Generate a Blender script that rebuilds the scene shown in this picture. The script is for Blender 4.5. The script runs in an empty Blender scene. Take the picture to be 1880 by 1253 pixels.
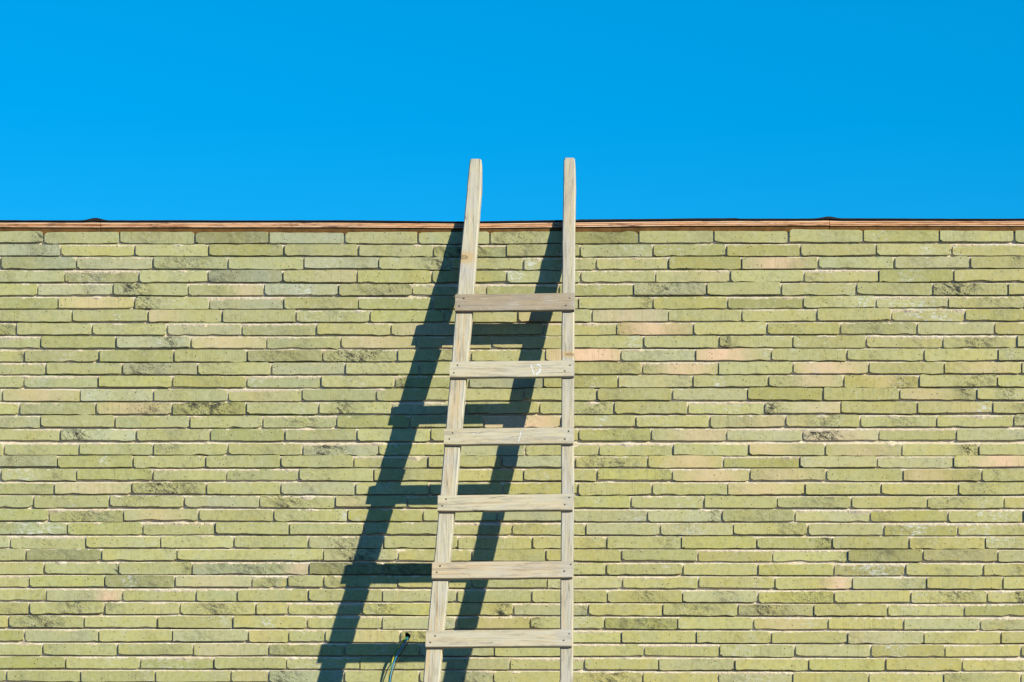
import bpy, bmesh, math, random
from mathutils import Vector, Matrix, noise

S = bpy.context.scene
C = S.collection
RAD = math.radians

# ---------------------------------------------------------------- camera / measures
PXM = 552.0                      # pixels of the 1880 px photograph per metre on the wall plane
PPX, PPY = 1500.0, 2400.0        # foot of the camera axis on the wall, in those pixels
DIST, EYE = 14.0, 1.6            # camera stands 14 m in front, at eye height
CAMX = (PPX - 940) / PXM

def wx(px): return (px - 940) / PXM
def wz(py): return EYE + (PPY - py) / PXM

cd = bpy.data.cameras.new('camera')
cam = bpy.data.objects.new('camera', cd); C.objects.link(cam)
cam.location = (CAMX, -DIST, EYE)
cam.rotation_euler = (RAD(90), 0, 0)
cd.sensor_width = 36
cd.lens = 36 * DIST / (1880 / PXM)
cd.shift_x = -(PPX - 940) / 1880
cd.shift_y = (PPY - 626.5) / 1880
cd.clip_end = 2000
S.camera = cam

# ---------------------------------------------------------------- sun, sky, exposure
SUN = Vector((1.05, -1.0, 0.535)).normalized()       # towards the sun
EL = math.asin(SUN.z); AZ = math.atan2(SUN.x, SUN.y)
w = bpy.data.worlds.new('World'); S.world = w; w.use_nodes = True
nt = w.node_tree; nt.nodes.clear()
sky = nt.nodes.new('ShaderNodeTexSky'); sky.sky_type = 'NISHITA'; sky.sun_disc = False
sky.sun_elevation = EL; sky.sun_rotation = AZ
sky.altitude = 1500; sky.air_density = 1.0; sky.dust_density = 0.0; sky.ozone_density = 5.0
hs = nt.nodes.new('ShaderNodeHueSaturation'); hs.inputs['Saturation'].default_value = 1.30; hs.inputs['Hue'].default_value = 0.484
bg = nt.nodes.new('ShaderNodeBackground'); bg.inputs['Strength'].default_value = 0.092
wo = nt.nodes.new('ShaderNodeOutputWorld')
nt.links.new(sky.outputs[0], hs.inputs['Color']); nt.links.new(hs.outputs[0], bg.inputs[0])
nt.links.new(bg.outputs[0], wo.inputs[0])
sd = bpy.data.lights.new('sun', 'SUN'); sd.energy = 5.0; sd.angle = RAD(0.5); sd.color = (1, 0.88, 0.54)
so = bpy.data.objects.new('sun', sd); C.objects.link(so)
so.rotation_euler = (-SUN).to_track_quat('-Z', 'Y').to_euler(); so.location = SUN * 30
vs = S.view_settings
vs.view_transform = 'Standard'; vs.look = 'None'; vs.gamma = 1; vs.exposure = 0.92
vs.use_curve_mapping = False

# ---------------------------------------------------------------- node helper
ALB = (0.54, 0.575, 0.80)                       # overall reflectance of the painted colours below
class G:
    def __init__(s, name):
        s.k = ALB
        s.m = bpy.data.materials.new(name); s.m.use_nodes = True
        s.t = s.m.node_tree; s.t.nodes.clear()
        s.out = s.n('ShaderNodeOutputMaterial'); s.b = s.n('ShaderNodeBsdfPrincipled')
        s.t.links.new(s.b.outputs[0], s.out.inputs[0])
    def n(s, k): return s.t.nodes.new(k)
    def put(s, sock, v):
        if hasattr(v, 'is_linked'): s.t.links.new(v, sock)
        elif isinstance(v, (tuple, list)) and len(v) == 3 and sock.type == 'RGBA': sock.default_value = (*(c * k for c, k in zip(v, s.k)), 1)
        else: sock.default_value = v
    def math(s, op, a, b=0.0, c=0.0, clamp=False):
        k = s.n('ShaderNodeMath'); k.operation = op; k.use_clamp = clamp
        for i, v in enumerate((a, b, c)): s.put(k.inputs[i], v)
        return k.outputs[0]
    def vec(s, op, a, b):
        k = s.n('ShaderNodeVectorMath'); k.operation = op
        s.put(k.inputs[0], a); s.put(k.inputs[1], b); return k.outputs[0]
    def mix(s, f, a, b, mode='MIX'):
        k = s.n('ShaderNodeMix'); k.data_type = 'RGBA'; k.blend_type = mode; k.clamp_factor = True
        s.k = (1, 1, 1) if mode == 'MULTIPLY' else ALB
        s.put(k.inputs[0], f); s.put(k.inputs[6], a); s.put(k.inputs[7], b); s.k = ALB; return k.outputs[2]
    def noise(s, v, scale, detail=3, rough=.55, dist=0):
        k = s.n('ShaderNodeTexNoise'); s.put(k.inputs['Vector'], v)
        k.inputs['Scale'].default_value = scale; k.inputs['Detail'].default_value = detail
        k.inputs['Roughness'].default_value = rough; k.inputs['Distortion'].default_value = dist
        return k.outputs[0]
    def voro(s, v, scale):
        k = s.n('ShaderNodeTexVoronoi'); s.put(k.inputs['Vector'], v); k.inputs['Scale'].default_value = scale
        return k.outputs['Distance']
    def ramp(s, v, lo, hi, a=0., b=1.):
        k = s.n('ShaderNodeMapRange'); k.interpolation_type = 'SMOOTHSTEP'
        for i, x in enumerate((v, lo, hi, a, b)): s.put(k.inputs[i], x)
        return k.outputs[0]
    def sep(s, v):
        k = s.n('ShaderNodeSeparateXYZ'); s.put(k.inputs[0], v); return k.outputs
    def comb(s, x, y, z):
        k = s.n('ShaderNodeCombineXYZ')
        for i, v in enumerate((x, y, z)): s.put(k.inputs[i], v)
        return k.outputs[0]
    def attr(s, name, kind):
        k = s.n('ShaderNodeAttribute'); k.attribute_name = name; k.attribute_type = kind; return k.outputs
    def pos(s): return s.n('ShaderNodeNewGeometry').outputs['Position']
    def obj(s): return s.n('ShaderNodeTexCoord').outputs['Object']
    def rnd(s): return s.n('ShaderNodeObjectInfo').outputs['Random']
    def bump(s, h, strength, dist):
        k = s.n('ShaderNodeBump'); k.inputs['Strength'].default_value = strength
        k.inputs['Distance'].default_value = dist; s.put(k.inputs['Height'], h)
        s.t.links.new(k.outputs[0], s.b.inputs['Normal'])
    def done(s, col, rough=.85, spec=.2):
        s.put(s.b.inputs['Base Color'], col); s.put(s.b.inputs['Roughness'], rough)
        s.b.inputs['Specular IOR Level'].default_value = spec
        return s.m

# ---------------------------------------------------------------- materials
def brick_material(kind):
    g = G('fired_brick_' + kind.lower())
    P = g.pos(); seed = g.attr('seed', kind)['Fac']
    off = g.math('MULTIPLY', seed, 37.0)
    V = g.vec('ADD', P, g.comb(off, off, g.math('MULTIPLY', seed, 11.0)))
    X, Y, Z = g.sep(V)
    px = g.sep(P)[0]
    tone = g.attr('tone', kind)['Color']
    def spot(name):
        a = g.sep(g.attr(name, kind)['Vector'])
        d = g.math('DIVIDE', g.math('SUBTRACT', px, a[0]), a[1])
        return g.math('MULTIPLY', g.math('POWER', 2.718, g.math('MULTIPLY', g.math('MULTIPLY', d, d), -1.0)), a[2])
    n1 = g.noise(V, 14, 4, .6); n2 = g.noise(V, 70, 4, .65); n3 = g.noise(V, 420, 3, .6)
    col = g.mix(g.ramp(n1, .35, .7), tone, g.mix(1.0, tone, (1.04, 1.0, .84), 'MULTIPLY'))
    cool = g.noise(g.vec('ADD', V, (3.1, 7.7, 1.3)), 9, 3, .6)
    col = g.mix(g.ramp(cool, .5, .72, 0, .55), col, g.mix(1.0, tone, (.96, 1.0, 1.16), 'MULTIPLY'))
    col = g.mix(g.ramp(n2, .42, .75, 0, .42), col, (.24, .25, .10))
    col = g.mix(g.ramp(g.noise(g.vec('ADD', V, (9., 4., 2.)), 55, 4, .7), .5, .72, 0, .45), col, (.60, .58, .36))
    col = g.mix(g.ramp(g.noise(V, 300, 2, .6), .60, .70, 0, .5), col, (.17, .17, .08))
    # blush of the firing
    col = g.mix(g.math('MULTIPLY', spot('blush'), g.ramp(g.noise(V, 24, 5, .68), .34, .58, .6, 1.0), clamp=True), col, (.86, .59, .37))
    # whitish lime bloom
    streak = g.noise(g.comb(X, Y, g.math('MULTIPLY', Z, 2.2)), 60, 5, .7, .6)
    wh = g.math('MULTIPLY', spot('bloom'), g.ramp(streak, .50, .62))
    lime = g.ramp(g.noise(V, 210, 2, .5), .68, .74, 0, .7)
    col = g.mix(g.math('MAXIMUM', wh, lime, clamp=True), col, (.66, .68, .55))
    # black firing stains: slanted blotches and specks
    dv = g.comb(g.math('ADD', X, g.math('MULTIPLY', Z, .9)), Y, Z)
    bl = g.ramp(g.noise(dv, 42, 6, .72, .4), .44, .66)
    sp = g.ramp(g.noise(V, 190, 4, .7), .50, .64)
    st = g.math('MULTIPLY', spot('stain'), g.math('MAXIMUM', bl, sp), clamp=True)
    col = g.mix(st, col, (.050, .051, .040))
    # pits
    pit = g.ramp(g.voro(V, 85), .10, .20, 1, 0)
    pm = g.math('MULTIPLY', pit, g.ramp(g.noise(V, 40, 2), .50, .58))
    col = g.mix(g.math('MULTIPLY', pm, .95), col, (.05, .048, .025))
    comb_ = g.noise(g.comb(g.math('MULTIPLY', X, 9), g.math('MULTIPLY', seed, 9.0), g.math('MULTIPLY', Z, .5)), 28, 2)
    col = g.mix(g.math('MULTIPLY', g.ramp(comb_, .54, .68), g.ramp(seed, .45, .8, 0, .32)), col, (.24, .235, .11))
    h = g.math('ADD', g.math('MULTIPLY', n2, .6), g.math('MULTIPLY', n3, .35))
    h = g.math('ADD', h, g.math('MULTIPLY', pm, -1.2))
    strip = g.noise(g.comb(g.math('MULTIPLY', X, 12), Y, g.math('MULTIPLY', Z, .3)), 55, 2)
    h = g.math('ADD', h, g.math('MULTIPLY', strip, .25))
    g.bump(h, .55, .0016)
    return g.done(col, .9, .15)

def mortar_material():
    g = G('lime_mortar'); P = g.pos()
    n = g.noise(P, 9, 4); f = g.noise(P, 240, 4, .7)
    col = g.mix(g.ramp(n, .3, .7), (.90, .75, .46), (1.04, .90, .64))
    col = g.mix(g.ramp(f, .5, .8, 0, .4), col, (.46, .36, .20))
    g.bump(g.math('ADD', f, g.noise(P, 900, 2)), .8, .0022)
    return g.done(col, .95, .1)

def wood_material(name, knots=()):
    """grain runs along local X of the tone vector's axis: object z for rails, object x for rungs"""
    g = G(name); P = g.obj(); a = g.attr('grain_axis', 'OBJECT')['Fac']; seed = g.attr('seed', 'OBJECT')['Fac']
    x, y, z = g.sep(P)
    lon = g.math('ADD', g.math('MULTIPLY', x, a), g.math('MULTIPLY', z, g.math('SUBTRACT', 1.0, a)))
    lat = g.math('ADD', g.math('MULTIPLY', z, a), g.math('MULTIPLY', x, g.math('SUBTRACT', 1.0, a)))
    sh = g.math('MULTIPLY', seed, 23.0)
    lon = g.math('ADD', lon, sh)
    warp = g.noise(g.comb(g.math('MULTIPLY', lon, 2.5), sh, g.math('MULTIPLY', lat, 9)), 1, 2)
    lat2 = g.math('ADD', lat, g.math('MULTIPLY', warp, .035))
    V = g.comb(g.math('MULTIPLY', lon, 1.0), g.math('ADD', y, sh), g.math('MULTIPLY', lat2, 22.0))
    fine = g.noise(V, 9, 4, .75); band = g.noise(V, 5, 3, .6); big = g.noise(P, 7, 3); fleck = g.noise(P, 150, 3, .7)
    tone = g.attr('tone', 'OBJECT')['Color']
    col = g.mix(g.ramp(band, .35, .65), tone, g.mix(1.0, tone, (1.05, .98, .84), 'MULTIPLY'))
    warm = g.attr('warm', 'OBJECT')['Fac']
    col = g.mix(g.math('MULTIPLY', g.ramp(g.noise(g.vec('ADD', V, (5., 2., 1.)), 2.6, 3, .6), .50, .70), warm), col, (.66, .44, .18))
    col = g.mix(g.ramp(fine, .50, .68, 0, .6), col, (.25, .235, .20))
    col = g.mix(g.ramp(fine, .47, .34, 0, .5), col, (.72, .66, .50))
    col = g.mix(g.ramp(big, .5, .75, 0, .45), col, (.52, .52, .48))
    col = g.mix(g.ramp(g.noise(g.comb(g.math('MULTIPLY', lon, 3.0), sh, g.math('MULTIPLY', lat2, 20.)), 3, 4, .65), .50, .68, 0, .5), col, (.34, .295, .22))
    col = g.mix(g.ramp(fleck, .62, .72, 0, .5), col, (.22, .18, .12))
    col = g.mix(g.ramp(g.noise(P, 95, 2), .68, .74, 0, .5), col, (.70, .66, .57))
    crack = g.ramp(g.noise(g.comb(g.math('MULTIPLY', lon, .35), sh, g.math('MULTIPLY', lat2, 30.)), 3, 1), .495, .502)
    cr = g.math('MULTIPLY', crack, g.math('SUBTRACT', 1.0, g.ramp(g.noise(g.comb(g.math('MULTIPLY', lon, .35), sh, g.math('MULTIPLY', lat2, 30.)), 3, 1), .502, .512)))
    col = g.mix(g.math('MULTIPLY', cr, .7), col, (.07, .06, .05))
    for (kx, kz, rx, rz) in knots:
        dx = g.math('DIVIDE', g.math('SUBTRACT', x, kx), rx); dz = g.math('DIVIDE', g.math('SUBTRACT', z, kz), rz)
        d = g.math('SQRT', g.math('ADD', g.math('MULTIPLY', dx, dx), g.math('MULTIPLY', dz, dz)))
        d = g.math('ADD', d, g.math('MULTIPLY', g.math('SUBTRACT', g.noise(P, 80, 3), .5), .9))
        halo = g.ramp(d, 1.2, 4.0, .75, 0)
        col = g.mix(halo, col, (.60, .41, .17))
        ring = g.math('ABSOLUTE', g.math('SUBTRACT', d, .85))
        col = g.mix(g.ramp(d, .6, 1.1, .6, 0), col, (.30, .22, .12))
        col = g.mix(g.ramp(ring, .05, .3, .6, 0), col, (.10, .07, .045))
    g.bump(g.math('ADD', fine, g.math('MULTIPLY', cr, -1.5)), .6, .0012)
    return g.done(col, .85, .2)

def plain(name, col, rough=.6, spec=.3, var=.15, scale=60, bump=0):
    g = G(name); P = g.obj(); n = g.noise(P, scale, 4, .65)
    c2 = tuple(v * (1 - var) for v in col); c3 = tuple(min(1, v * (1 + var)) for v in col)
    if bump: g.bump(n, bump, .002)
    return g.done(g.mix(g.ramp(n, .3, .7), c2, c3), rough, spec)

def ply_material():
    g = G('plywood_edge'); P = g.pos(); x, y, z = g.sep(g.obj())
    lay = g.attr('ply', 'GEOMETRY')['Fac']                       # which layer of veneer
    V = g.comb(g.math('MULTIPLY', g.sep(P)[0], 1.0), g.math('MULTIPLY', lay, 5.0), g.math('MULTIPLY', g.sep(P)[2], 12))
    n = g.noise(V, 9, 5, .72); b = g.noise(V, 2.2, 3, .6)
    odd = g.math('MODULO', lay, 2.0)
    c = g.mix(odd, (.86, .52, .28), (.36, .12, .035))
    c = g.mix(g.ramp(b, .42, .62), c, g.mix(odd, (.95, .68, .44), (.62, .27, .09)))
    c = g.mix(g.ramp(lay, 4.4, 4.6, 0, .75), c, (.34, .25, .17))
    c = g.mix(g.ramp(n, .48, .64, 0, .9), c, (.14, .055, .03))
    c = g.mix(g.ramp(g.noise(V, 35, 3, .7), .58, .72, 0, .6), c, (.30, .16, .12))
    g.bump(n, .6, .0015)
    return g.done(c, .85, .15)

M_BRICK = brick_material('OBJECT'); M_COURSE = brick_material('GEOMETRY')
M_MORTAR = mortar_material(); M_PLY = ply_material()
M_BATTEN = plain('shaded_brown_timber', (.15, .072, .018), .8, .2, .35, 25, .3)  # brown wood, base darkened to carry the shade below the plywood
M_FELT = plain('bitumen_felt', (.012, .013, .018), .75, .25, .4, 200, .5)
M_NAIL = plain('rusty_nail', (.045, .032, .022), .6, .4, .3, 400)
M_HOLE = plain('dark_hole', (.05, .045, .03), .95, .1, .3, 200)  # near-black lining inside the drilled hole
M_CHALK = plain('chalk', (.80, .79, .74), .95, .1, .1, 300)

# ---------------------------------------------------------------- object helpers
def link(name, me, mat=None, parent=None):
    o = bpy.data.objects.new(name, me); C.objects.link(o)
    if mat is not None and me is not None and not me.materials: me.materials.append(mat)
    if parent is not None: o.parent = parent
    return o
def mesh(name, verts, faces, mat=None, smooth=False):
    me = bpy.data.meshes.new(name); me.from_pydata(verts, [], faces)
    bm = bmesh.new(); bm.from_mesh(me); bmesh.ops.recalc_face_normals(bm, faces=bm.faces); bm.to_mesh(me); bm.free()
    if mat: me.materials.append(mat)
    if smooth:
        for p in me.polygons: p.use_smooth = True
    return me
def tag(o, label, cat, group=None):
    o['label'] = label; o['category'] = cat
    if group: o['group'] = group

# ---------------------------------------------------------------- ground
n = 24; gv, gf = [], []
xs = [(-1 if i < n/2 else 1) * 600 * abs((i - n/2) / (n/2)) ** 3 for i in range(n + 1)]
for a in xs:
    for b in xs: gv.append((a, b, 0))
for i in range(n):
    for j in range(n):
        k = i * (n + 1) + j; gf.append((k, k + n + 1, k + n + 2, k + 1))
g = G('worn_asphalt'); P = g.pos(); a = g.noise(P, .7, 5); b = g.noise(P, 18, 5, .7)
c = g.mix(g.ramp(a, .3, .7), (.055, .055, .055), (.085, .083, .08)); c = g.mix(g.ramp(b, .5, .75, 0, .5), c, (.04, .04, .038))
g.bump(b, .6, .02); M_ASPHALT = g.done(c, .95, .1)
gr = link('ground', mesh('ground', gv, gf, M_ASPHALT)); gr['kind'] = 'structure'

# ---------------------------------------------------------------- building
X0, X1 = -5.2, 5.2
bld = bpy.data.objects.new('brick_building', None); C.objects.link(bld); bld.location = (0, 0.15, 0)
tag(bld, 'building with a tall windowless wall of thin olive green bricks under a plywood roof edge', 'building')
bpy.context.view_layer.update()
def child(o, p):
    o.parent = p; o.matrix_parent_inverse = p.matrix_basis.inverted() if p.parent is None else (p.parent.matrix_basis @ p.matrix_parent_inverse @ p.matrix_basis).inverted()

def interp(pts, x):
    if x <= pts[0][0]: return pts[0][1]
    for (a, b), (c, d) in zip(pts, pts[1:]):
        if x <= c: return b + (d - b) * (x - a) / (c - a)
    return pts[-1][1]
FAS = [(0, 406), (185, 406.5), (620, 406.4), (850, 408.2), (1060, 406), (1260, 403.6), (1523, 403.0), (1880, 403.4)]

# centre lines of the courses (y in photograph pixels) at left and right thirds
YL = [436, 459.3, 482.7, 507.4, 531.4, 556.4, 580.5, 604.5, 628.5, 653.6, 676.9, 700.9, 725.3, 750.3, 774.4, 798.4]
YR = [434, 458.6, 482, 506, 530.7, 554.7, 578, 602.8, 626.8, 650.8, 675.5, 699.9, 723.9, 748.6, 773.3, 797.7]
for a in (15, 80, 150, 222, 293, 365, 435, 508, 575, 647, 715, 790, 860, 932, 1005, 1078, 1150, 1220): YL.append(820 + a / 2.894)
for a in (18, 80, 150, 225, 297, 368, 440, 512, 580, 655, 725, 800, 870, 942, 1015, 1085, 1160, 1232): YR.append(820 + a / 2.894)
while len(YL) < 85: YL.append(YL[-1] + 24.5); YR.append(YR[-1] + 24.6)
def course_y(r, px):
    sag = 2.0 * max(0, 1 - r / 12)
    return interp([(-2500, YL[r]), (320, YL[r]), (900, (YL[r] + YR[r]) / 2 + sag), (1560, YR[r]), (4300, YR[r])], px)

# upright joints measured per course: left, middle and right third of the photograph
def J(s, l, m, r): return [x / s for x in l] + [620 + x / s for x in m] + [1240 + x / s for x in r]
T, B = 2.914, 2.894
JOINTS = [
 J(T, [235,640,1045,1440,1845], [430,817,1222,1613], [207,607,1007,1414,1815]),
 J(T, [325,722,1118,1520], [112,512,903,1297,1687], [274,670,1077,1480]),
 J(T, [5,410,820,1220,1628], [220,612,995,1383,1770], [357,767,1172,1578]),
 J(T, [347,743,1115,1515], [105,505,905,1300,1703], [295,690,1090,1492]),
 J(T, [203,607,1008,1414,1812], [400,797,1187,1583], [168,570,970,1380,1783]),
 J(T, [312,720,1120,1518], [112,512,905,1290,1688], [281,685,1073,1462]),
 J(T, [388,792,1190,1587], [175,570,965,1362,1770], [357,757,1157,1550]),
 J(T, [88,494,893,1293,1693], [287,692,1100,1493], [97,492,885,1295,1708]),
 J(T, [217,622,1022,1428,1825], [422,827,1232,1637], [235,630,1023,1433,1828]),
 J(T, [130,530,930,1325,1728], [320,715,1112,1515], [110,515,920,1330,1728]),
 J(T, [247,655,1058,1453,1848], [438,840,1240,1630], [232,632,1037,1440,1855]),
 J(T, [128,528,923,1320,1718], [307,703,1102,1503], [97,500,902,1304,1723]),
 J(T, [14,430,823,1220,1617], [207,600,998,1388,1790], [388,792,1202,1615]),
 J(T, [104,515,921,1319,1706], [292,690,1080,1480], [67,477,887,1295,1700]),
 J(T, [217,617,1015,1405,1803], [388,783,1193,1595], [185,590,990,1398,1810]),
 J(T, [322,730,1127,1525], [105,500,895,1290,1680], [276,682,1090,1504]),
 J(B, [22,422,815,1212,1608], [220,615,997,1390,1783], [390,797,1205,1614]),
 J(B, [307,707,1095,1493], [87,483,875,1265,1648], [255,663,1075,1480]),
 J(B, [5,408,812,1205,1590], [195,590,990,1380,1780], [398,803,1212,1630]),
 J(B, [288,700,1097,1493], [95,490,880,1277,1672], [280,690,1095,1507]),
 J(B, [178,583,980,1380,1782], [370,770,1165,1560], [152,543,937,1340,1748]),
 J(B, [260,658,1056,1455,1848], [453,850,1250,1647], [248,637,1037,1448]),
 J(B, [360,760,1145,1540], [143,535,928,1320,1715], [310,705,1108,1500]),
 J(B, [55,457,855,1243,1640], [245,640,1035,1430,1827], [435,833,1243,1648]),
 J(B, [140,540,942,1720], [320,713,1108,1510], [120,518,918,1318,1715]),
 J(B, [235,630,1023,1644], [247,640,1035,1428,1837], [440,845,1223,1638]),
 J(B, [157,557,930,1338,1530,1720], [320,717,1115,1515], [125,530,942,1337,1743]),
 J(B, [247,650,1043,1260,1640], [240,635,1033,1435,1835], [440,846,1250,1660]),
 J(B, [157,557,957,1362,1530], [132,530,935,1332,1727], [333,735,1128,1535]),
 J(B, [48,448,837,1238,1632], [238,630,1025,1420,1808], [415,813,1212,1620]),
 J(B, [130,527,918,1322,1535,1728], [333,730,1120,1508], [112,512,915,1322,1732]),
 J(B, [228,625,1027,1430,1835], [440,835,1235,1630], [235,637,1040,1434,1838]),
 J(B, [350,747,1137,1523], [120,520,918,1312,1708], [316,710,1118,1525]),
 J(B, [35,428,828,1228,1430,1830], [435,828,1222,1622], [230,625,1028,1427,1835]),
]
# marks seen on the bricks: (course, x px, half width px, strength)
STAIN = [(0,73,14,1.1),(0,430,55,.45),(0,265,30,.4),(0,905,16,.7),(0,983,18,.9),(0,1120,40,.6),(0,1300,25,.35),(1,75,32,.7),(1,895,30,1.0),(1,800,25,.5),(1,965,20,.6),(1,520,60,.25),
 (2,310,18,1.0),(2,375,15,.4),(2,800,25,1.0),(2,1868,12,.8),(2,1550,15,.4),(3,140,40,.6),(3,205,45,.35),(3,400,40,.6),(3,12,20,.4),(3,1490,25,.4),(4,165,15,.8),(4,243,28,1.2),(4,398,16,.5),(4,740,20,1.0),(4,670,20,.6),(4,1205,48,1.0),(4,1262,30,.7),(4,1738,30,1.7),(4,1780,22,.9),
 (5,265,26,1.2),(5,600,30,.4),(5,1190,18,.6),(5,1510,40,.4),(5,1830,60,.5),(6,600,50,.4),(6,840,40,.3),(6,20,40,.3),(6,1840,20,.3),(7,12,18,1.0),(7,240,50,.3),(7,1565,16,.6),(7,1430,40,.35),(7,1140,40,.3),(7,1610,40,.3),
 (8,310,24,1.1),(8,110,40,.2),(8,1332,16,1.1),(8,1795,38,.9),(8,1690,30,.35),(8,545,40,.3),(9,520,60,.6),(9,607,14,1.5),(9,38,12,.8),(9,680,30,.4),(9,820,20,.5),(9,1850,20,.3),(10,270,40,1.0),(10,400,40,.45),(10,1140,40,.5),(10,1180,30,.4),
 (11,735,14,.9),(11,1657,20,1.0),(11,1790,38,.9),(11,1440,40,.35),(12,1775,20,1.0),(12,1848,18,.8),(12,480,30,.3),(12,320,30,.3),(13,275,34,.8),(13,340,26,1.4),(13,630,22,1.3),(13,1417,18,1.5),(13,1095,34,.8),(13,1880,25,.5),(13,420,25,.5),
 (14,555,55,.7),(14,1512,34,.8),(14,1655,30,.8),(14,1870,18,.7),(14,250,40,.25),(15,140,34,1.1),(15,1481,12,1.7),(15,1140,50,.5),(15,1520,30,.4),(16,600,38,1.1),(16,300,40,.6),(16,1780,18,1.6),(16,960,30,.3),
 (17,1115,50,1.0),(17,45,20,.6),(17,10,15,.5),(17,700,40,.3),(18,105,16,.6),(18,275,15,.6),(18,1225,25,.5),(18,1830,40,.4),(19,258,16,1.3),(19,345,24,.5),(19,570,20,.4),(19,1810,40,.4),
 (20,245,42,.6),(20,498,20,1.0),(20,570,16,.6),(20,120,30,.4),(20,650,30,.4),(20,1510,42,.7),(20,1520,15,.6),(20,1750,44,.7),(21,198,16,1.0),(21,140,40,.4),(21,1313,14,1.1),(21,1390,60,.4),(21,1570,40,.3),(21,530,50,.4),
 (22,1450,36,.6),(22,15,30,.4),(22,1650,30,.5),(23,1515,14,1.3),(23,618,24,.9),(23,645,24,.7),(23,1222,14,1.0),(23,1700,40,.4),(23,350,30,.35),(24,120,60,.4),(24,650,40,1.1),(24,1546,12,.9),(24,1620,44,.6),(24,1765,50,.3),(24,450,60,.15),
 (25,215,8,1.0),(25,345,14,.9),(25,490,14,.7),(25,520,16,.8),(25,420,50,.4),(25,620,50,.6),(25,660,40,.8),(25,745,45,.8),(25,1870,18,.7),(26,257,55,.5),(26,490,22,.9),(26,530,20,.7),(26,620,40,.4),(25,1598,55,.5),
 (27,1873,14,1.6),(27,1192,26,.9),(27,80,30,.3),(27,640,50,.3),(28,118,20,1.0),(28,157,14,1.0),(28,400,42,.9),(28,205,20,.5),(28,20,20,.5),(28,700,30,.9),(28,922,12,1.4),(28,1080,24,.7),(28,1407,40,1.2),(28,1290,40,.8),(28,1250,15,.8),(27,1465,30,1.0),(27,1750,40,1.0),(27,1335,18,.9),(27,1530,10,.8),
 (29,75,46,1.1),(29,980,12,1.2),(29,1150,46,.8),(29,1230,25,.6),(29,1840,30,.5),(30,750,22,1.0),(30,770,30,.5),(30,1360,40,.3),(31,90,20,.5),(31,300,50,.3),(31,520,50,.5),(31,1600,30,.3),(32,740,40,.3),(32,1300,40,.3),(33,520,34,1.0),(33,870,26,.9),(33,1085,26,1.0),(33,1165,12,.9),(33,40,40,.3),(33,1750,50,.5),(33,1360,40,.3)]
BLOOM = [(3,165,24,1.2),(3,945,16,1.3),(3,1670,20,.8),(4,558,18,1.3),(5,1590,18,1.7),(5,1635,18,1.0),(5,1720,12,.9),(6,1700,50,1.1),(6,215,6,1.0),(6,570,30,.6),(7,1390,25,.5),(8,1167,12,1.0),(8,1460,8,1.1),(9,1860,10,1.0),(1,1700,12,.9),(1,1755,20,.8),(1,1240,40,.5),(2,975,12,1.1),(2,115,30,.5),(13,1808,14,1.5),(14,1108,10,1.5),(14,1542,6,1.3),(12,1850,20,.5),
 (15,720,8,.5),(17,190,8,1.5),(18,40,24,1.0),(19,560,40,.3),(21,632,5,1.6),(21,1820,40,1.0),(22,30,16,1.2),(22,105,12,1.0),(22,1270,30,1.0),(22,1680,30,1.2),(22,1800,30,.7),(23,1830,40,.9),(23,280,30,.5),(25,1575,16,1.5),(25,1625,20,1.0),(26,237,12,1.4),(26,510,8,1.2),(28,150,10,1.0),(29,490,14,1.3),(31,1640,26,1.0),(32,310,32,1.2),(32,580,40,.9),(31,1360,40,.5),(33,275,15,.8),(33,1390,40,.9),(11,1320,15,.8),(8,1160,10,.8)]
BLUSH = [(2,1425,45,.7),(4,460,30,.45),(5,177,70,.45),(6,1155,60,.4),(7,1200,60,.75),(7,790,60,.35),(8,420,70,.4),(8,690,60,.35),(8,830,70,.35),(8,950,60,.3),(9,1080,70,1.05),(9,1325,50,1.0),(10,1260,45,.7),(10,1500,40,.8),(10,1560,30,.3),(11,1500,40,.4),(12,75,70,.35),(12,310,30,.1),(13,245,60,.45),(14,930,60,.95),(14,1000,40,.5),
 (15,1590,22,.5),(15,1290,50,.4),(16,1400,60,.35),(16,1590,60,.3),(17,1840,45,1.0),(17,1270,50,.5),(18,1310,60,.5),(18,1440,60,.35),(18,1700,40,.35),(19,170,70,.4),(19,1400,60,.45),(25,550,20,.6),(26,1540,26,.8),(27,200,24,.85),(11,1620,30,.3),(13,1530,60,.3),(15,1480,50,.3),(14,1430,50,.25),(12,1690,50,.3),(26,390,50,.25),(20,640,30,.25),(30,1590,60,.15)]
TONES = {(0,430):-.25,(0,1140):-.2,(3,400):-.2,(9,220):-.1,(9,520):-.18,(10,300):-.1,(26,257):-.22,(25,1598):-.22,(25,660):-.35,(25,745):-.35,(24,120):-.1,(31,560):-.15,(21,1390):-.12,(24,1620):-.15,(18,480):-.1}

rng = random.Random(7)
def row_tone(r, px):
    """fired clay tone: olive, cooler high on the left, yellower lower down"""
    t = min(1, r / 30)
    base = [.492 + .03 * t, .480 + .02 * t, .232 - .024 * t]
    k = rng.gauss(0, .05); hue = rng.gauss(.006 + .03 * max(-1, min(1, (px - 940) / 900)), .02); cool = rng.random()
    c = [base[0] * (1 + k + hue), base[1] * (1 + k), base[2] * (1 + k - hue * 1.6)]
    if cool < .15: c[2] *= 1.22; c[0] *= .98
    elif cool > .86: c[2] *= .85
    if cool > .92: c = [v * .86 for v in c]
    return [v * k for v, k in zip(c, ALB)]

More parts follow.
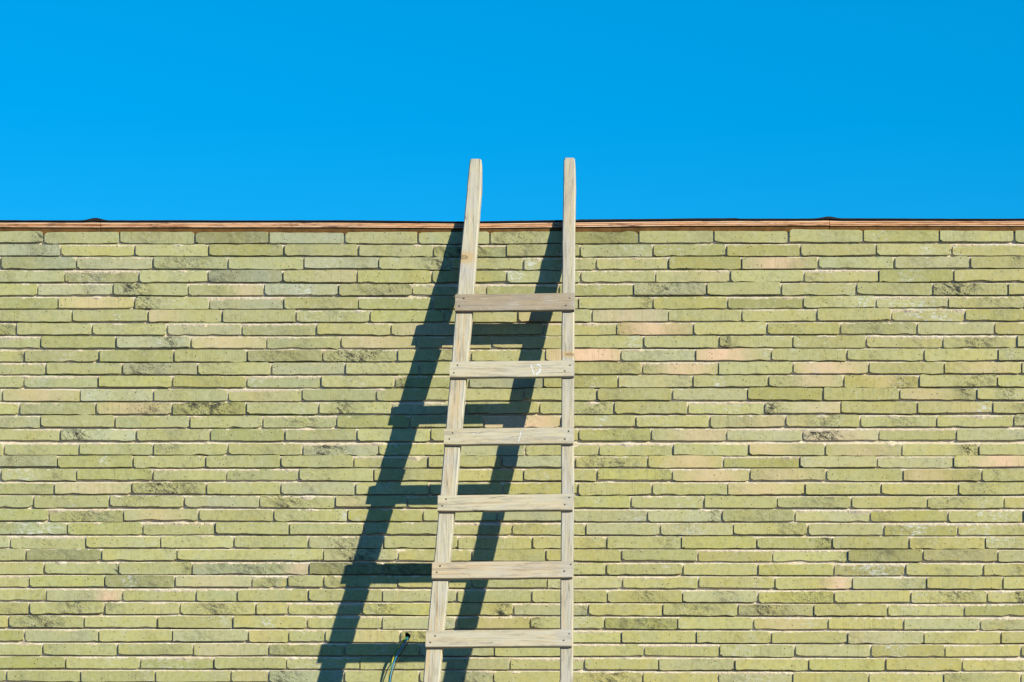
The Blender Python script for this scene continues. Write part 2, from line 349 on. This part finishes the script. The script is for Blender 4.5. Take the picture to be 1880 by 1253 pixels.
NOM = 0.245; HH = 0.0388
def brick_shape(rg, L=NOM, H=HH):
    """front rim, bevel and sides of one hand moulded brick; y=0 is its face, +y goes into the wall"""
    us = [-.5, -.488, -.46, -.36, -.25, -.13, 0, .12, .24, .35, .455, .488, .5]
    nn = len(us); ph = rg.random() * 50
    tw, bw = [], []
    ampt, ampb = rg.uniform(.0008, .0026), rg.uniform(.0010, .0038)
    tt, tb = rg.gauss(0, .0007), rg.gauss(0, .0008)          # ends not quite the same height
    cor = [rg.choice((.0006, .0012, .0022, .004, .006)) for _ in range(2)] + [rg.choice((.001, .0025, .0045, .0065, .008)), rg.choice((.0006, .0012, .0025, .004))]
    for i, u in enumerate(us):
        e = max(0, (abs(u) - .455) / .045) ** 2
        tw.append(noise.noise((u * 5 + ph, 0, 0)) * ampt + noise.noise((u * 19 + ph, 3, 0)) * .0009 + tt * u * 2 - e * cor[0 if u < 0 else 1])
        bw.append(noise.noise((u * 6 + ph, 9, 0)) * ampb + rg.gauss(0, .0005) + (rg.uniform(.0012, .0030) if rg.random() < .06 else 0) + tb * u * 2 + e * cor[2 if u < 0 else 3])
    ex = [rg.uniform(-.0012, .0008) for _ in range(2)]
    bt, bb, bs = rg.uniform(.0005, .0017), rg.uniform(.0003, .0008), rg.uniform(.0004, .0010)
    fy = [noise.noise((u * 4 + ph, 21, 0)) * .0009 for u in us]
    def rim(q, y, k):
        top, bot = [], []
        for i, u in enumerate(us):
            x = u * L - math.copysign(bs * q, u) * (1 if abs(u) > .45 else 0) * (1 if abs(u) > .49 else .5)
            if i == 0: x += ex[0]
            if i == nn - 1: x += ex[1]
            top.append((x, y + fy[i] * k + bt * .35 * (1 - q) * k, H/2 + tw[i] - bt * q)); bot.append((x, y + fy[i] * k, -H/2 + bw[i] + bb * q))
        return top + bot[::-1]
    v = rim(0, .02, 0) + rim(0, bs, 1) + rim(1, 0, 1)
    k = 2 * nn; f = []
    for ring in (0, 1):
        for i in range(k):
            j = (i + 1) % k; f.append((ring*k + i, ring*k + j, (ring+1)*k + j, (ring+1)*k + i))
    o = 2 * k
    for i in range(nn - 1): f.append((o + i, o + i + 1, o + k - 2 - i, o + k - 1 - i))
    return v, f
SHAPES = [brick_shape(random.Random(100 + i)) for i in range(60)]
MESHES = []
for i, (v, f) in enumerate(SHAPES):
    MESHES.append(mesh('brick', v, f, M_BRICK))

# all bricks of the wall
bricks = []
for r in range(len(YL)):
    if r < len(JOINTS): js = list(JOINTS[r])
    else: js = [rng.uniform(0, 138)]
    while js[0] > (X0 * PXM + 940) + 150: js.insert(0, js[0] - 138 + rng.uniform(-2, 2))
    while js[-1] < (X1 * PXM + 940) - 150: js.append(js[-1] + 138.3 + rng.uniform(-2, 2))
    js = [X0 * PXM + 940] + js + [X1 * PXM + 940]
    for a, b in zip(js, js[1:]):
        if b - a < 8: continue
        bricks.append((r, a, b))

def marks(lst, r, a, b):
    best = None
    hits = [m for m in lst if m[0] == r and a <= m[1] < b]
    if not hits: return None
    hits.sort(key=lambda m: -m[3] * m[2])
    m = hits[0]
    if len(hits) > 1:      # two patches on one brick: span both
        lo = min(h[1] - h[2] for h in hits); hi = max(h[1] + h[2] for h in hits)
        return ((lo + hi) / 2, max((hi - lo) / 2, 4), max(h[3] for h in hits) * .9)
    return m[1:]
def props(r, a, b):
    inside = r < len(JOINTS) and b > 0 and a < 1880
    tone = row_tone(r, (a + b) / 2)
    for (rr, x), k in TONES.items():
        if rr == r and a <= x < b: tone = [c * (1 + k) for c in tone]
    def val(lst, chance, rand):
        m = marks(lst, r, a, b) if inside else None
        if m is None and (rng.random() < chance): m = rand()
        if m is None: return (0.0, 1.0, 0.0)
        return (wx(m[0]), m[1] / PXM, m[2])
    mid = lambda: rng.uniform(a + 10, b - 10)
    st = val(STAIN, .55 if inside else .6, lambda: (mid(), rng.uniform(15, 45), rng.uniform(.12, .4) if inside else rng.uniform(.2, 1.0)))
    bl = val(BLOOM, .2, lambda: (mid(), rng.uniform(8, 30), rng.uniform(.3, .7)))
    pk = val(BLUSH, .05, lambda: (mid(), 50, rng.uniform(.1, .3) if inside else rng.uniform(.2, .8)))
    return dict(tone=tone, stain=st, bloom=bl, blush=pk, seed=rng.random())

def visible(r, a, b):
    if r >= len(JOINTS): return 0
    a, b = max(a, 0), min(b, 1880); w_ = max(0, b - a)
    y = YL[r]
    xl = 865 - (y - 292) * .09; xr = xl + 28
    w_ -= max(0, min(b, xr) - max(a, xl)); w_ -= max(0, min(b, 1057) - max(a, 1030))
    for yt, yb in ((540, 573), (663, 696), (786, 818), (908, 941), (1031, 1065), (1157, 1191)):
        if yt - 8 < y < yb + 8: w_ -= max(0, min(b, 1030) - max(a, xr)) * .8
    return w_
HOLE = (746.5, 1168.5)
order = sorted(range(len(bricks)), key=lambda i: -visible(*bricks[i]))
hole_i = [i for i, (r, a, b) in enumerate(bricks) if r == 30 and a < HOLE[0] < b][0]
picked = [i for i in order if i != hole_i][:299]
single = set(picked)

# mortar wall: fine uneven sheet where it is seen, plain beyond
TOPZ = wz(425.5)
mx0, mx1 = -1.95, 1.95
nx = 780; LASTC = 35
hx, hz = wx(HOLE[0]), wz(HOLE[1])
rows = [(0, -.43)] + [(r, t) for r in range(LASTC) for t in (0, .30, .40, .455, .485, .51, .535, .56, .59, .62, .66)]
mv, mf = [], []
def joint_depth(t, r):
    """raked under the upper brick, struck out flush on the brick below"""
    if t < .30 or t > .66: return .0092
    if t < .46: return .0092 + .0038 * (t - .30) / .16
    lo = max(0, min(1, (r - 12) / 14))
    return .0130 - .0118 * min(1, max(0, t - .475 + .01 * lo) / (.135 - .055 * lo))
mz0 = None
for (r, t) in rows:
    for i in range(nx + 1):
        x = mx0 + (mx1 - mx0) * i / nx; px = x * PXM + 940
        y0, y1 = course_y(r, px), course_y(r + 1, px)
        z = wz(y0 + (y1 - y0) * t)
        e = min(1, 12 * min(i/nx, 1 - i/nx))
        d = joint_depth(t, r) + noise.noise((x * 9, z * 30, 1)) * .0014 + noise.noise((x * 60, z * 160, 5)) * .0018 + noise.noise((x * 130, z * 200, 9)) * .0012 - max(0, noise.noise((x * 17, z * 26, 31)) - .3) * .010
        mv.append((x, .0042 + (d - .0042) * e, z))
nr = len(rows)
for j in range(nr - 1):
    for i in range(nx):
        k = j * (nx + 1) + i
        cx_ = sum(mv[q][0] for q in (k, k + 1, k + nx + 1)) / 3; cz_ = (mv[k][2] + mv[k + nx + 1][2]) / 2
        if math.hypot(cx_ - hx, cz_ - hz) < .0145: continue
        mf.append((k, k + nx + 1, k + nx + 2, k + 1))
mz0 = min(p[2] for p in mv[-nx - 1:]) + .004
o_ = len(mv)
Yb = .0042
mv += [(X0, Yb, 0), (mx0, Yb, 0), (mx1, Yb, 0), (X1, Yb, 0), (X0, Yb, mz0), (mx0, Yb, mz0), (mx1, Yb, mz0), (X1, Yb, mz0),
       (X0, Yb, TOPZ), (mx0, Yb, TOPZ - .003), (mx1, Yb, TOPZ - .003), (X1, Yb, TOPZ)]
mf += [(o_, o_+1, o_+5, o_+4), (o_+1, o_+2, o_+6, o_+5), (o_+2, o_+3, o_+7, o_+6), (o_+4, o_+5, o_+9, o_+8), (o_+6, o_+7, o_+11, o_+10)]
# body of the wall behind the joints
o_ = len(mv)
for y in (.09, .30):
    mv += [(X0, y, 0), (X1, y, 0), (X1, y, TOPZ - .02), (X0, y, TOPZ - .02)]
mf += [(o_, o_+1, o_+2, o_+3), (o_+4, o_+7, o_+6, o_+5), (o_+3, o_+2, o_+6, o_+7), (o_, o_+3, o_+7, o_+4), (o_+1, o_+5, o_+6, o_+2)]
wm = bpy.data.meshes.new('wall'); wm.from_pydata(mv, [], mf); wm.materials.append(M_MORTAR)
wall = link('wall', wm); child(wall, bld); bpy.context.view_layer.update()
WINV = wall.matrix_world.inverted()

def place(r, a, b):
    xa, xb = a + 0.9, b - 2.3
    cx = (xa + xb) / 2; L = (xb - xa) / PXM
    y1, y2 = course_y(r, xa), course_y(r, xb)
    proud = rng.gauss(.0004, .0021); yaw = rng.gauss(0, .003); pitch = rng.gauss(0, .02)
    roll = math.atan2(y1 - y2, xb - xa) + rng.gauss(0, .0034)
    h = rng.uniform(.925, 1.05) * (1 - .035 * max(0, min(1, (r - 12) / 14)))
    loc = (wx(cx), -max(-.0030, min(.0038, proud)), wz((y1 + y2) / 2 + rng.gauss(0, .4)))
    return loc, (pitch, -roll, yaw), (L / NOM, 1, h)

# hole brick
def hole_brick(L, hxl):
    rg = random.Random(5); v, f = brick_shape(rg, L); nn = len(v) // 3
    rim_ = v[2*nn:3*nn]; f = f[:2*nn]; N = 24
    vv = v[:3*nn]; base = len(vv)
    # circle points matched by angle with the rim
    cz = .001; R = .0128
    for p in rim_:
        a = math.atan2(p[2] - cz, (p[0] - hxl) * .35)
        rr = R * (1 + .22 * noise.noise((math.cos(a) * 2, math.sin(a) * 2, 3)))
        vv.append((hxl + rr * math.cos(a), 0, cz + rr * math.sin(a)))
    for (dx, dy, s_) in ((0, .004, .85), (0, .055, .78)):
        for i in range(nn):
            p = vv[base + i]; vv.append((hxl + (p[0] - hxl) * s_, dy, cz + (p[2] - cz) * s_))
    vv.append((hxl, .06, cz)); tip = len(vv) - 1
    for i in range(nn):
        j = (i + 1) % nn
        f.append((2*nn + i, 2*nn + j, base + j, base + i))
        f.append((base + i, base + j, base + nn + j, base + nn + i))
        f.append((base + nn + i, base + nn + j, base + 2*nn + j, base + 2*nn + i))
        f.append((base + 2*nn + i, base + 2*nn + j, tip))
    me = mesh('brick', vv, f, M_BRICK); me.materials.append(M_HOLE)
    for p in me.polygons:
        if all(q >= base + nn for q in p.vertices): p.material_index = 1
    return me

cv, cf, cat = [], [], {k: [] for k in ('tone', 'stain', 'bloom', 'blush', 'seed')}
for i, (r, a, b) in enumerate(bricks):
    pr = props(r, a, b); loc, rot, sc = place(r, a, b)
    si = rng.randrange(len(SHAPES)); flip = rng.random() < .12
    if i in single or i == hole_i:
        if i == hole_i:
            me = hole_brick(NOM * sc[0], hx - loc[0]); sc = (1, 1, 1); rot = (0, 0, 0); flip = False; loc = (loc[0], 0, loc[2])
        else: me = MESHES[si]
        o = link('brick', me)
        m4 = Matrix.LocRotScale(Vector(loc), None, None) @ Matrix.Rotation(rot[2], 4, 'Z') @ Matrix.Rotation(rot[1] + (math.pi if flip else 0), 4, 'Y') @ Matrix.Rotation(rot[0], 4, 'X') @ Matrix.Diagonal((*sc, 1))
        o.parent = wall; o.matrix_parent_inverse = WINV; o.matrix_basis = m4
        for k, v in pr.items(): o[k] = v if k == 'seed' else [float(t) for t in v]
        if i == hole_i: o['label'] = 'brick with a drilled cable hole'
    else:
        m4 = Matrix.LocRotScale(Vector(loc), None, None) @ Matrix.Rotation(rot[2], 4, 'Z') @ Matrix.Rotation(rot[1] + (math.pi if flip else 0), 4, 'Y') @ Matrix.Rotation(rot[0], 4, 'X') @ Matrix.Diagonal((*sc, 1))
        o_ = len(cv); v, f = SHAPES[si]
        cv += [tuple(m4 @ Vector(p)) for p in v]; cf += [tuple(o_ + q for q in p) for p in f]
        for k, val in pr.items(): cat[k] += [val] * len(v)
cm = mesh('brick_courses', cv, cf, M_COURSE)
for k, vals in cat.items():
    if k == 'seed':
        at = cm.attributes.new(k, 'FLOAT', 'POINT'); at.data.foreach_set('value', vals)
    else:
        at = cm.attributes.new(k, 'FLOAT_VECTOR', 'POINT'); at.data.foreach_set('vector', [float(c) for v in vals for c in v])
co = link('brick_courses', cm); co.parent = wall; co.matrix_parent_inverse = WINV; co['kind'] = 'stuff'

# roof edge: plywood boards butted end to end on a brown timber, black felt on top
PLYF = -.004                                  # face of the plywood edge
edges = [X0, wx(185 - 1338), wx(185), wx(1523), wx(1523 + 1338), X1]
def strip_xs(a, b, step=.08):
    k = max(1, int((b - a) / step)); return [a + (b - a) * i / k for i in range(k + 1)]
def fz(x, off): return wz(interp(FAS, x * PXM + 940) + off)
for bi, (a, b) in enumerate(zip(edges, edges[1:])):
    rg = random.Random(bi + 40); xs_ = strip_xs(a + .0007, b - .0007)
    nl = 6; v, f, ly = [], [], []
    dz = rg.uniform(-.0006, .0006)
    outs = [rg.uniform(-.0008, .0012) for _ in range(nl)]
    for x in xs_:
        zt, zb = fz(x, 2.0) + dz, fz(x, 11.8) + dz
        for l in range(nl):
            z0 = zb + (zt - zb) * l / nl; z1 = zb + (zt - zb) * (l + 1) / nl
            y = PLYF + outs[l] + noise.noise((x * 6, l * 3.3, bi)) * .0008
            v += [(x, y, z0), (x, y, z1)]
        v += [(x, 1.2, zt), (x, 1.2, zb)]
    k = 2 * nl + 2
    for i in range(len(xs_) - 1):
        for j in range(k):
            q = (j + 1) % k; f.append((i*k + j, i*k + q, (i+1)*k + q, (i+1)*k + j)); ly.append(j // 2 if j < 2*nl else 3)
    f.append(tuple(range(k))); f.append(tuple((len(xs_) - 1) * k + j for j in range(k))[::-1]); ly += [3, 3]
    me = mesh('roof_board', v, f, M_PLY)
    at = me.attributes.new('ply', 'FLOAT', 'FACE'); at.data.foreach_set('value', [float(t) for t in ly])
    o = link('roof_board', me); child(o, bld)
    # brown timber under the board, set back a little; its shade is put into the colour
    v, f = [], []
    for x in strip_xs(a + .0012, b - .0012):
        v += [(x, .0035, fz(x, 23)), (x, .001, fz(x, 12.1)), (x, .08, fz(x, 12.1)), (x, .08, fz(x, 23))]
    for i in range(len(v) // 4 - 1):
        for j in range(4):
            q = (j + 1) % 4; f.append((i*4 + j, i*4 + q, i*4 + 4 + q, i*4 + 4 + j))
    f += [(0, 1, 2, 3), tuple(len(v) - 4 + j for j in (3, 2, 1, 0))]
    o = link('wall_plate', mesh('wall_plate', v, f, M_BATTEN)); child(o, bld)

v, f = [], []
fx = strip_xs(X0, X1, .012)
def felt_bump(x):
    h = 0
    for bx, bh, bw in ((wx(176), .0085, .026), (wx(1521), .0065, .025), (wx(176 - 1338), .007, .03), (wx(1521 + 1338), .007, .03)):
        h += bh * math.exp(-((x - bx) / bw) ** 2)
    return h
for x in fx:
    h = felt_bump(x); thick = .0031 + .0012 * noise.noise((x * 3, 0, 0)) + (.0016 if wx(1062) < x < wx(1353) else 0) + .0007 * noise.noise((x * 25, 4, 0))
    drip = .0008 * noise.noise((x * 14, 9, 0))
    z0 = fz(x, 2.0) + .0008
    v += [(x, PLYF - .006 + drip, z0 + h * .25 + drip), (x, PLYF - .0065, z0 + thick + h), (x, .25, z0 + thick + h * .4), (x, 1.2, z0 + .003), (x, 1.2, z0), (x, .02, z0)]
for i in range(len(fx) - 1):
    for j in range(6):
        q = (j + 1) % 6; f.append((i*6 + j, i*6 + q, i*6 + 6 + q, i*6 + 6 + j))
f += [tuple(range(6)), tuple(len(v) - 6 + j for j in range(6))[::-1]]
o = link('roof_felt', mesh('roof_felt', v, f, M_FELT)); child(o, bld)

# ---------------------------------------------------------------- ladder
TAN = .27; PHI = math.atan(TAN)
ZF = wz(412); D0 = .004 + .0015 + .040 / math.cos(PHI)          # distance of the rails' front from the wall at the roof edge
RD, RT = .040, .016                                             # depth of the rails, thickness of the rungs
base_d = D0 + ZF * TAN
BX = wx(915)
lad = bpy.data.objects.new('wooden_ladder', None); C.objects.link(lad)
lad.location = (BX, -base_d, 0); lad.rotation_euler = (-PHI, 0, 0)
tag(lad, 'weathered wooden ladder with flat nailed rungs leaning against the brick wall above the roof edge', 'ladder')
CAMP = Vector((CAMX, -DIST, EYE)); NRM = Vector((0, -math.cos(PHI), math.sin(PHI)))
UP = Vector((0, math.sin(PHI), math.cos(PHI))); LB = Vector((BX, -base_d, 0))
def lp(px, py, off=0.0):
    """point of the photograph on the plane `off` in front of the rails -> ladder's own x and height along it"""
    d = Vector((wx(px), 0, wz(py))) - CAMP
    t = (LB + NRM * off - CAMP).dot(NRM) / d.dot(NRM)
    q = CAMP + d * t - LB
    return q.x, q.dot(UP)
def bar(sections, y0, y1, bev, seed, jit=.0005):
    """loft of bevelled rectangles; sections = (s, xl, xr) along local z"""
    rg = random.Random(seed); v, f = [], []
    for (s, xl, xr) in sections:
        j = lambda: rg.gauss(0, jit)
        a, b_ = xl + j(), xr + j()
        v += [(a + bev, y0, s), (b_ - bev, y0, s), (b_, y0 + bev, s), (b_, y1 - bev, s), (b_ - bev, y1, s), (a + bev, y1, s), (a, y1 - bev, s), (a, y0 + bev, s)]
    for i in range(len(sections) - 1):
        for j in range(8):
            q = (j + 1) % 8; f.append((i*8 + j, i*8 + q, i*8 + 8 + q, i*8 + 8 + j))
    f += [tuple(range(8))[::-1], tuple(len(v) - 8 + j for j in range(8))]
    return v, f
def rail(pts_l, pts_r, seed, tone, knots, warm, crown):
    L = sorted((s, x) for x, s in (lp(*p) for p in pts_l)); R = sorted((s, x) for x, s in (lp(*p) for p in pts_r))
    top = min(L[-1][0], R[-1][0])
    def at(pts, s):
        if s < pts[0][0]:
            (s0, x0), (s1, x1) = pts[0], pts[-2]; return x0 + (x1 - x0) * (s - s0) / (s1 - s0)
        return interp(pts, s)
    ss = [.25 * i for i in range(int((top - .1) / .25) + 1)] + [p[0] for p in L if p[0] < top] + [top - .012]
    ss = sorted(set(round(s, 3) for s in ss)); sec = [(s, at(L, s), at(R, s)) for s in ss]
    xl, xr = at(L, top), at(R, top)
    sec += [(top - .004, xl + .001, xr - .001), (top, xl + crown, xr - crown)]
    v, f = bar(sec, 0, RD, .0032, seed)
    kn = [(*lp(kx, ky), rx / PXM, rz / PXM) for kx, ky, rx, rz in knots]
    o = link('rail', mesh('rail', v, f, wood_material('weathered_rail_wood', kn)), None, lad)
    o['tone'] = [c * k * q for c, k, q in zip(tone, ALB, (1.05, 1.06, 1.03))]; o['grain_axis'] = 0.0; o['seed'] = seed * .13; o['warm'] = warm
    return lambda s: (at(L, s), at(R, s))
edgeL = rail([(777, 1250), (812, 860), (835, 590), (848.5, 440), (857, 345), (862, 292)], [(806, 1250), (841, 860), (865, 590), (876, 450), (884, 345), (884.5, 292)], 3,
             (.56, .52, .40), [(852, 473, 7, 4.5)], .75, .004)
edgeR = rail([(1027.5, 1250), (1030, 860), (1031, 590), (1032, 450), (1034, 345), (1035, 290)], [(1051.5, 1250), (1053, 860), (1053.5, 590), (1055.5, 450), (1056.5, 345), (1055.5, 290)], 8,
             (.52, .485, .385), [(1047, 651, 9, 2.5)], .28, .003)

M_RUNG = wood_material('weathered_rung_wood')
nail_v = [(.0028 * math.cos(i * math.pi / 4), y, .0028 * math.sin(i * math.pi / 4)) for y in (-.0009, .0006) for i in range(8)]
nail_f = [tuple(range(8))] + [(i, (i + 1) % 8, 8 + (i + 1) % 8, 8 + i) for i in range(8)]
nail_me = mesh('nail', nail_v, nail_f, M_NAIL)
# measured rungs: left x, right x, top y left / right, front bottom y left / right, tone, warmth
RUNGS = [(835.5, 1055, 540.5, 538, 570.5, 569, (.385, .315, .225), .10), (825.5, 1054.5, 664, 661.5, 692.5, 691, (.58, .535, .40), .30),
         (815, 1053, 787, 784.5, 816, 814, (.58, .53, .385), .40), (803.5, 1052, 909.5, 906.5, 938, 936, (.60, .54, .38), .35),
         (793, 1051.5, 1032, 1030, 1062, 1060, (.58, .50, .36), .40), (781.5, 1050.5, 1158, 1155, 1188, 1186, (.58, .52, .375), .40)]
NAILS = [[(851.5, 548), (843, 562.5), (1046, 548), (1039, 561)], [(840, 671), (833.5, 685), (1046.5, 671), (1037, 681.5)],
         [(831, 795), (825, 806.5), (1044, 792), (1037, 806.5)], [(819, 917), (812, 929), (1045, 914), (1037, 927)],
         [(808, 1039.5), (802, 1051), (1036, 1049), (1048, 1037)], [(799, 1168), (790, 1180), (1045, 1164), (1035, 1176)]]
def rung(corners, tone, warm, seed, nails):
    (ax, at), (bx, bt), (cx, cb), (dx, db) = corners       # top left, top right, bottom left, bottom right
    x0, z0 = (ax + bx) / 2, (at + db) / 2
    bev = .0016; rg = random.Random(seed); v, f = [], []
    k = 7
    for i in range(k + 1):
        u = i / k; x = ax + (bx - ax) * u - x0
        zt = at + (bt - at) * u - z0 + rg.gauss(0, .0003); zb = cb + (db - cb) * u - z0 + rg.gauss(0, .0004)
        xx = x + (bev * .5 if i == 0 else -bev * .5 if i == k else 0)
        y0, y1 = -RT, -.0003
        v += [(xx, y0, zt - bev), (xx, y0, zb + bev), (xx, y0 + bev, zb), (xx, y1 - bev, zb), (xx, y1, zb + bev), (xx, y1, zt - bev), (xx, y1 - bev, zt), (xx, y0 + bev, zt)]
    for i in range(k):
        for j in range(8):
            q = (j + 1) % 8; f.append((i*8 + j, i*8 + q, i*8 + 8 + q, i*8 + 8 + j))
    f += [tuple(range(8))[::-1], tuple(len(v) - 8 + j for j in range(8))]
    o = link('rung', mesh('rung', v, f, M_RUNG), None, lad); o.location = (x0, 0, z0)
    o['tone'] = [c * k * q for c, k, q in zip(tone, ALB, (1.05, 1.06, 1.03))]; o['grain_axis'] = 1.0; o['seed'] = seed * .17; o['warm'] = warm
    for (nx_, nz_) in nails:
        q = link('nail', nail_me, None, o); q.location = (nx_ - x0, -RT, nz_ - z0)
        q.scale = (rg.uniform(.8, 1.15), 1, rg.uniform(.8, 1.15))
    return o
rungs = []
for i, (xl, xr, tl, tr, bl, br, tone, warm) in enumerate(RUNGS):
    rungs.append(rung([lp(xl, tl, RT), lp(xr, tr, RT), lp(xl, bl, RT), lp(xr, br, RT)], tone, warm, 11 + i, [lp(x, y, RT) for x, y in NAILS[i]]))
rungs[0]['label'] = 'darker grey brown topmost rung'
rungs[1]['label'] = 'rung with a curved chalk mark'
s_last = rungs[-1].location.z; step = (rungs[0].location.z - s_last) / 5
kk = 1
while s_last - step * kk > .15:
    s = s_last - step * kk; l, r_ = edgeL(s)[0] + .001, edgeR(s)[1] - .003; h = .0285
    rung([(l, s + h), (r_, s + h + .002), (l, s - h), (r_, s - h + .002)], (.50, .45, .34), .35, 40 + kk,
         [(l + .03, s + .012), (l + .018, s - .012), (r_ - .015, s + .014), (r_ - .027, s - .01)])
    kk += 1

def chalk(rg_o, lines, wd, seed):
    """worn chalk strokes lying on the face of a rung"""
    rg = random.Random(seed); v, f = [], []
    for ln in lines:
        pts = [lp(x, y, RT) for x, y in ln]; dense = []
        for (a, b), (c, d) in zip(pts, pts[1:]):
            for t in range(4): dense.append((a + (c - a) * t / 4, b + (d - b) * t / 4))
        dense.append(pts[-1])
        for i, (x, z) in enumerate(dense):
            nx_, nz_ = dense[min(i + 1, len(dense) - 1)]; px_, pz_ = dense[max(i - 1, 0)]
            t = Vector((nx_ - px_, nz_ - pz_)).normalized(); w_ = wd * rg.uniform(.35, 1.0)
            v += [(x - t.y * w_, -RT - .0005, z + t.x * w_), (x + t.y * w_, -RT - .0005, z - t.x * w_)]
            if i and rg.random() > .12: f.append((len(v) - 4, len(v) - 3, len(v) - 1, len(v) - 2))
    me = mesh('chalk_mark', [(x - rg_o.location.x, y, z - rg_o.location.z) for x, y, z in v], f, M_CHALK)
    link('chalk_mark', me, None, rg_o)
chalk(rungs[1], [[(975, 671), (977, 678), (980, 688)], [(983, 671), (990, 670), (993, 675), (990, 684), (984, 688)]], .0036, 1)
chalk(rungs[2], [[(957, 791), (955, 800), (952, 811)]], .0022, 2)
chalk(rungs[2], [[(866, 798), (878, 794)]], .0016, 3)

# ---------------------------------------------------------------- wires out of the hole
def wire(name, pts, rad, mat, label, seed):
    """pts = (px, py, distance from the wall)"""
    rg = random.Random(seed); P3 = []
    for x, y, d in pts:
        W = Vector((wx(x), 0, wz(y))); P3.append(W + (CAMP - W) * (d / DIST))
    def cr(p0, p1, p2, p3, t):
        return .5 * ((2*p1) + (p2 - p0) * t + (2*p0 - 5*p1 + 4*p2 - p3) * t*t + (3*p1 - p0 - 3*p2 + p3) * t**3)
    path = []; Q = [P3[0]*2 - P3[1]] + P3 + [P3[-1]*2 - P3[-2]]
    for i in range(1, len(Q) - 2):
        for t in range(8): path.append(cr(Q[i-1], Q[i], Q[i+1], Q[i+2], t / 8))
    path.append(P3[-1])
    o0 = path[0]; v, f = [], []; K = 8
    for i, p in enumerate(path):
        t = (path[min(i + 1, len(path) - 1)] - path[max(i - 1, 0)]).normalized()
        a = t.cross(Vector((1, 0, 0))).normalized(); b = t.cross(a)
        for k in range(K):
            c_ = math.cos(2 * math.pi * k / K); s_ = math.sin(2 * math.pi * k / K)
            v.append(tuple(p - o0 + (a * c_ + b * s_) * rad))
    for i in range(len(path) - 1):
        for k in range(K):
            q = (k + 1) % K; f.append((i*K + k, i*K + q, i*K + K + q, i*K + K + k))
    f += [tuple(range(K)), tuple(len(v) - K + k for k in range(K))]
    o = link(name, mesh(name, v, f, mat, True)); o.location = o0
    tag(o, label, 'wire', 'wires hanging out of the hole in the wall')
g = G('earth_wire_sheath'); x, y, z = g.sep(g.obj())
st = g.math('SINE', g.math('ADD', g.math('MULTIPLY', z, 130.), g.math('MULTIPLY', g.math('ARCTAN2', x, y), 1.)))
M_YG = g.done(g.mix(g.ramp(st, -.15, .15), (.70, .58, .03), (.06, .30, .05)), .4, .4)
M_BLUE = plain('blue_sheath', (.015, .26, .42), .35, .5, .1, 80)
M_BROWN = plain('dark_sheath', (.035, .022, .016), .4, .4, .1, 80)
wire('wire', [(747, 1168, -.05), (746.5, 1171, .0), (739, 1178, .016), (728, 1194, .024), (721, 1212, .028), (716.5, 1232, .032), (714, 1254, .034), (711, 1300, .036), (712, 1380, .034), (716, 1440, .03)], .0021, M_YG,
     'yellow and green striped wire hanging from the wall hole', 1)
wire('wire', [(747, 1167, -.05), (748.5, 1171.5, .001), (744, 1179, .020), (734, 1194, .028), (725, 1212, .032), (719, 1232, .035), (715.5, 1254, .037), (714, 1300, .038), (716, 1370, .035), (722, 1425, .03)], .0023, M_BLUE,
     'blue insulated wire curving down from the wall hole', 2)
wire('wire', [(748, 1167, -.05), (750, 1172, .0), (748, 1181, .014), (739, 1196, .022), (729, 1214, .028), (722, 1232, .032), (717.5, 1254, .034), (717, 1300, .034), (721, 1360, .03), (729, 1400, .026)], .0015, M_BROWN,
     'thin dark brown wire hanging from the wall hole, right of the blue one', 3)
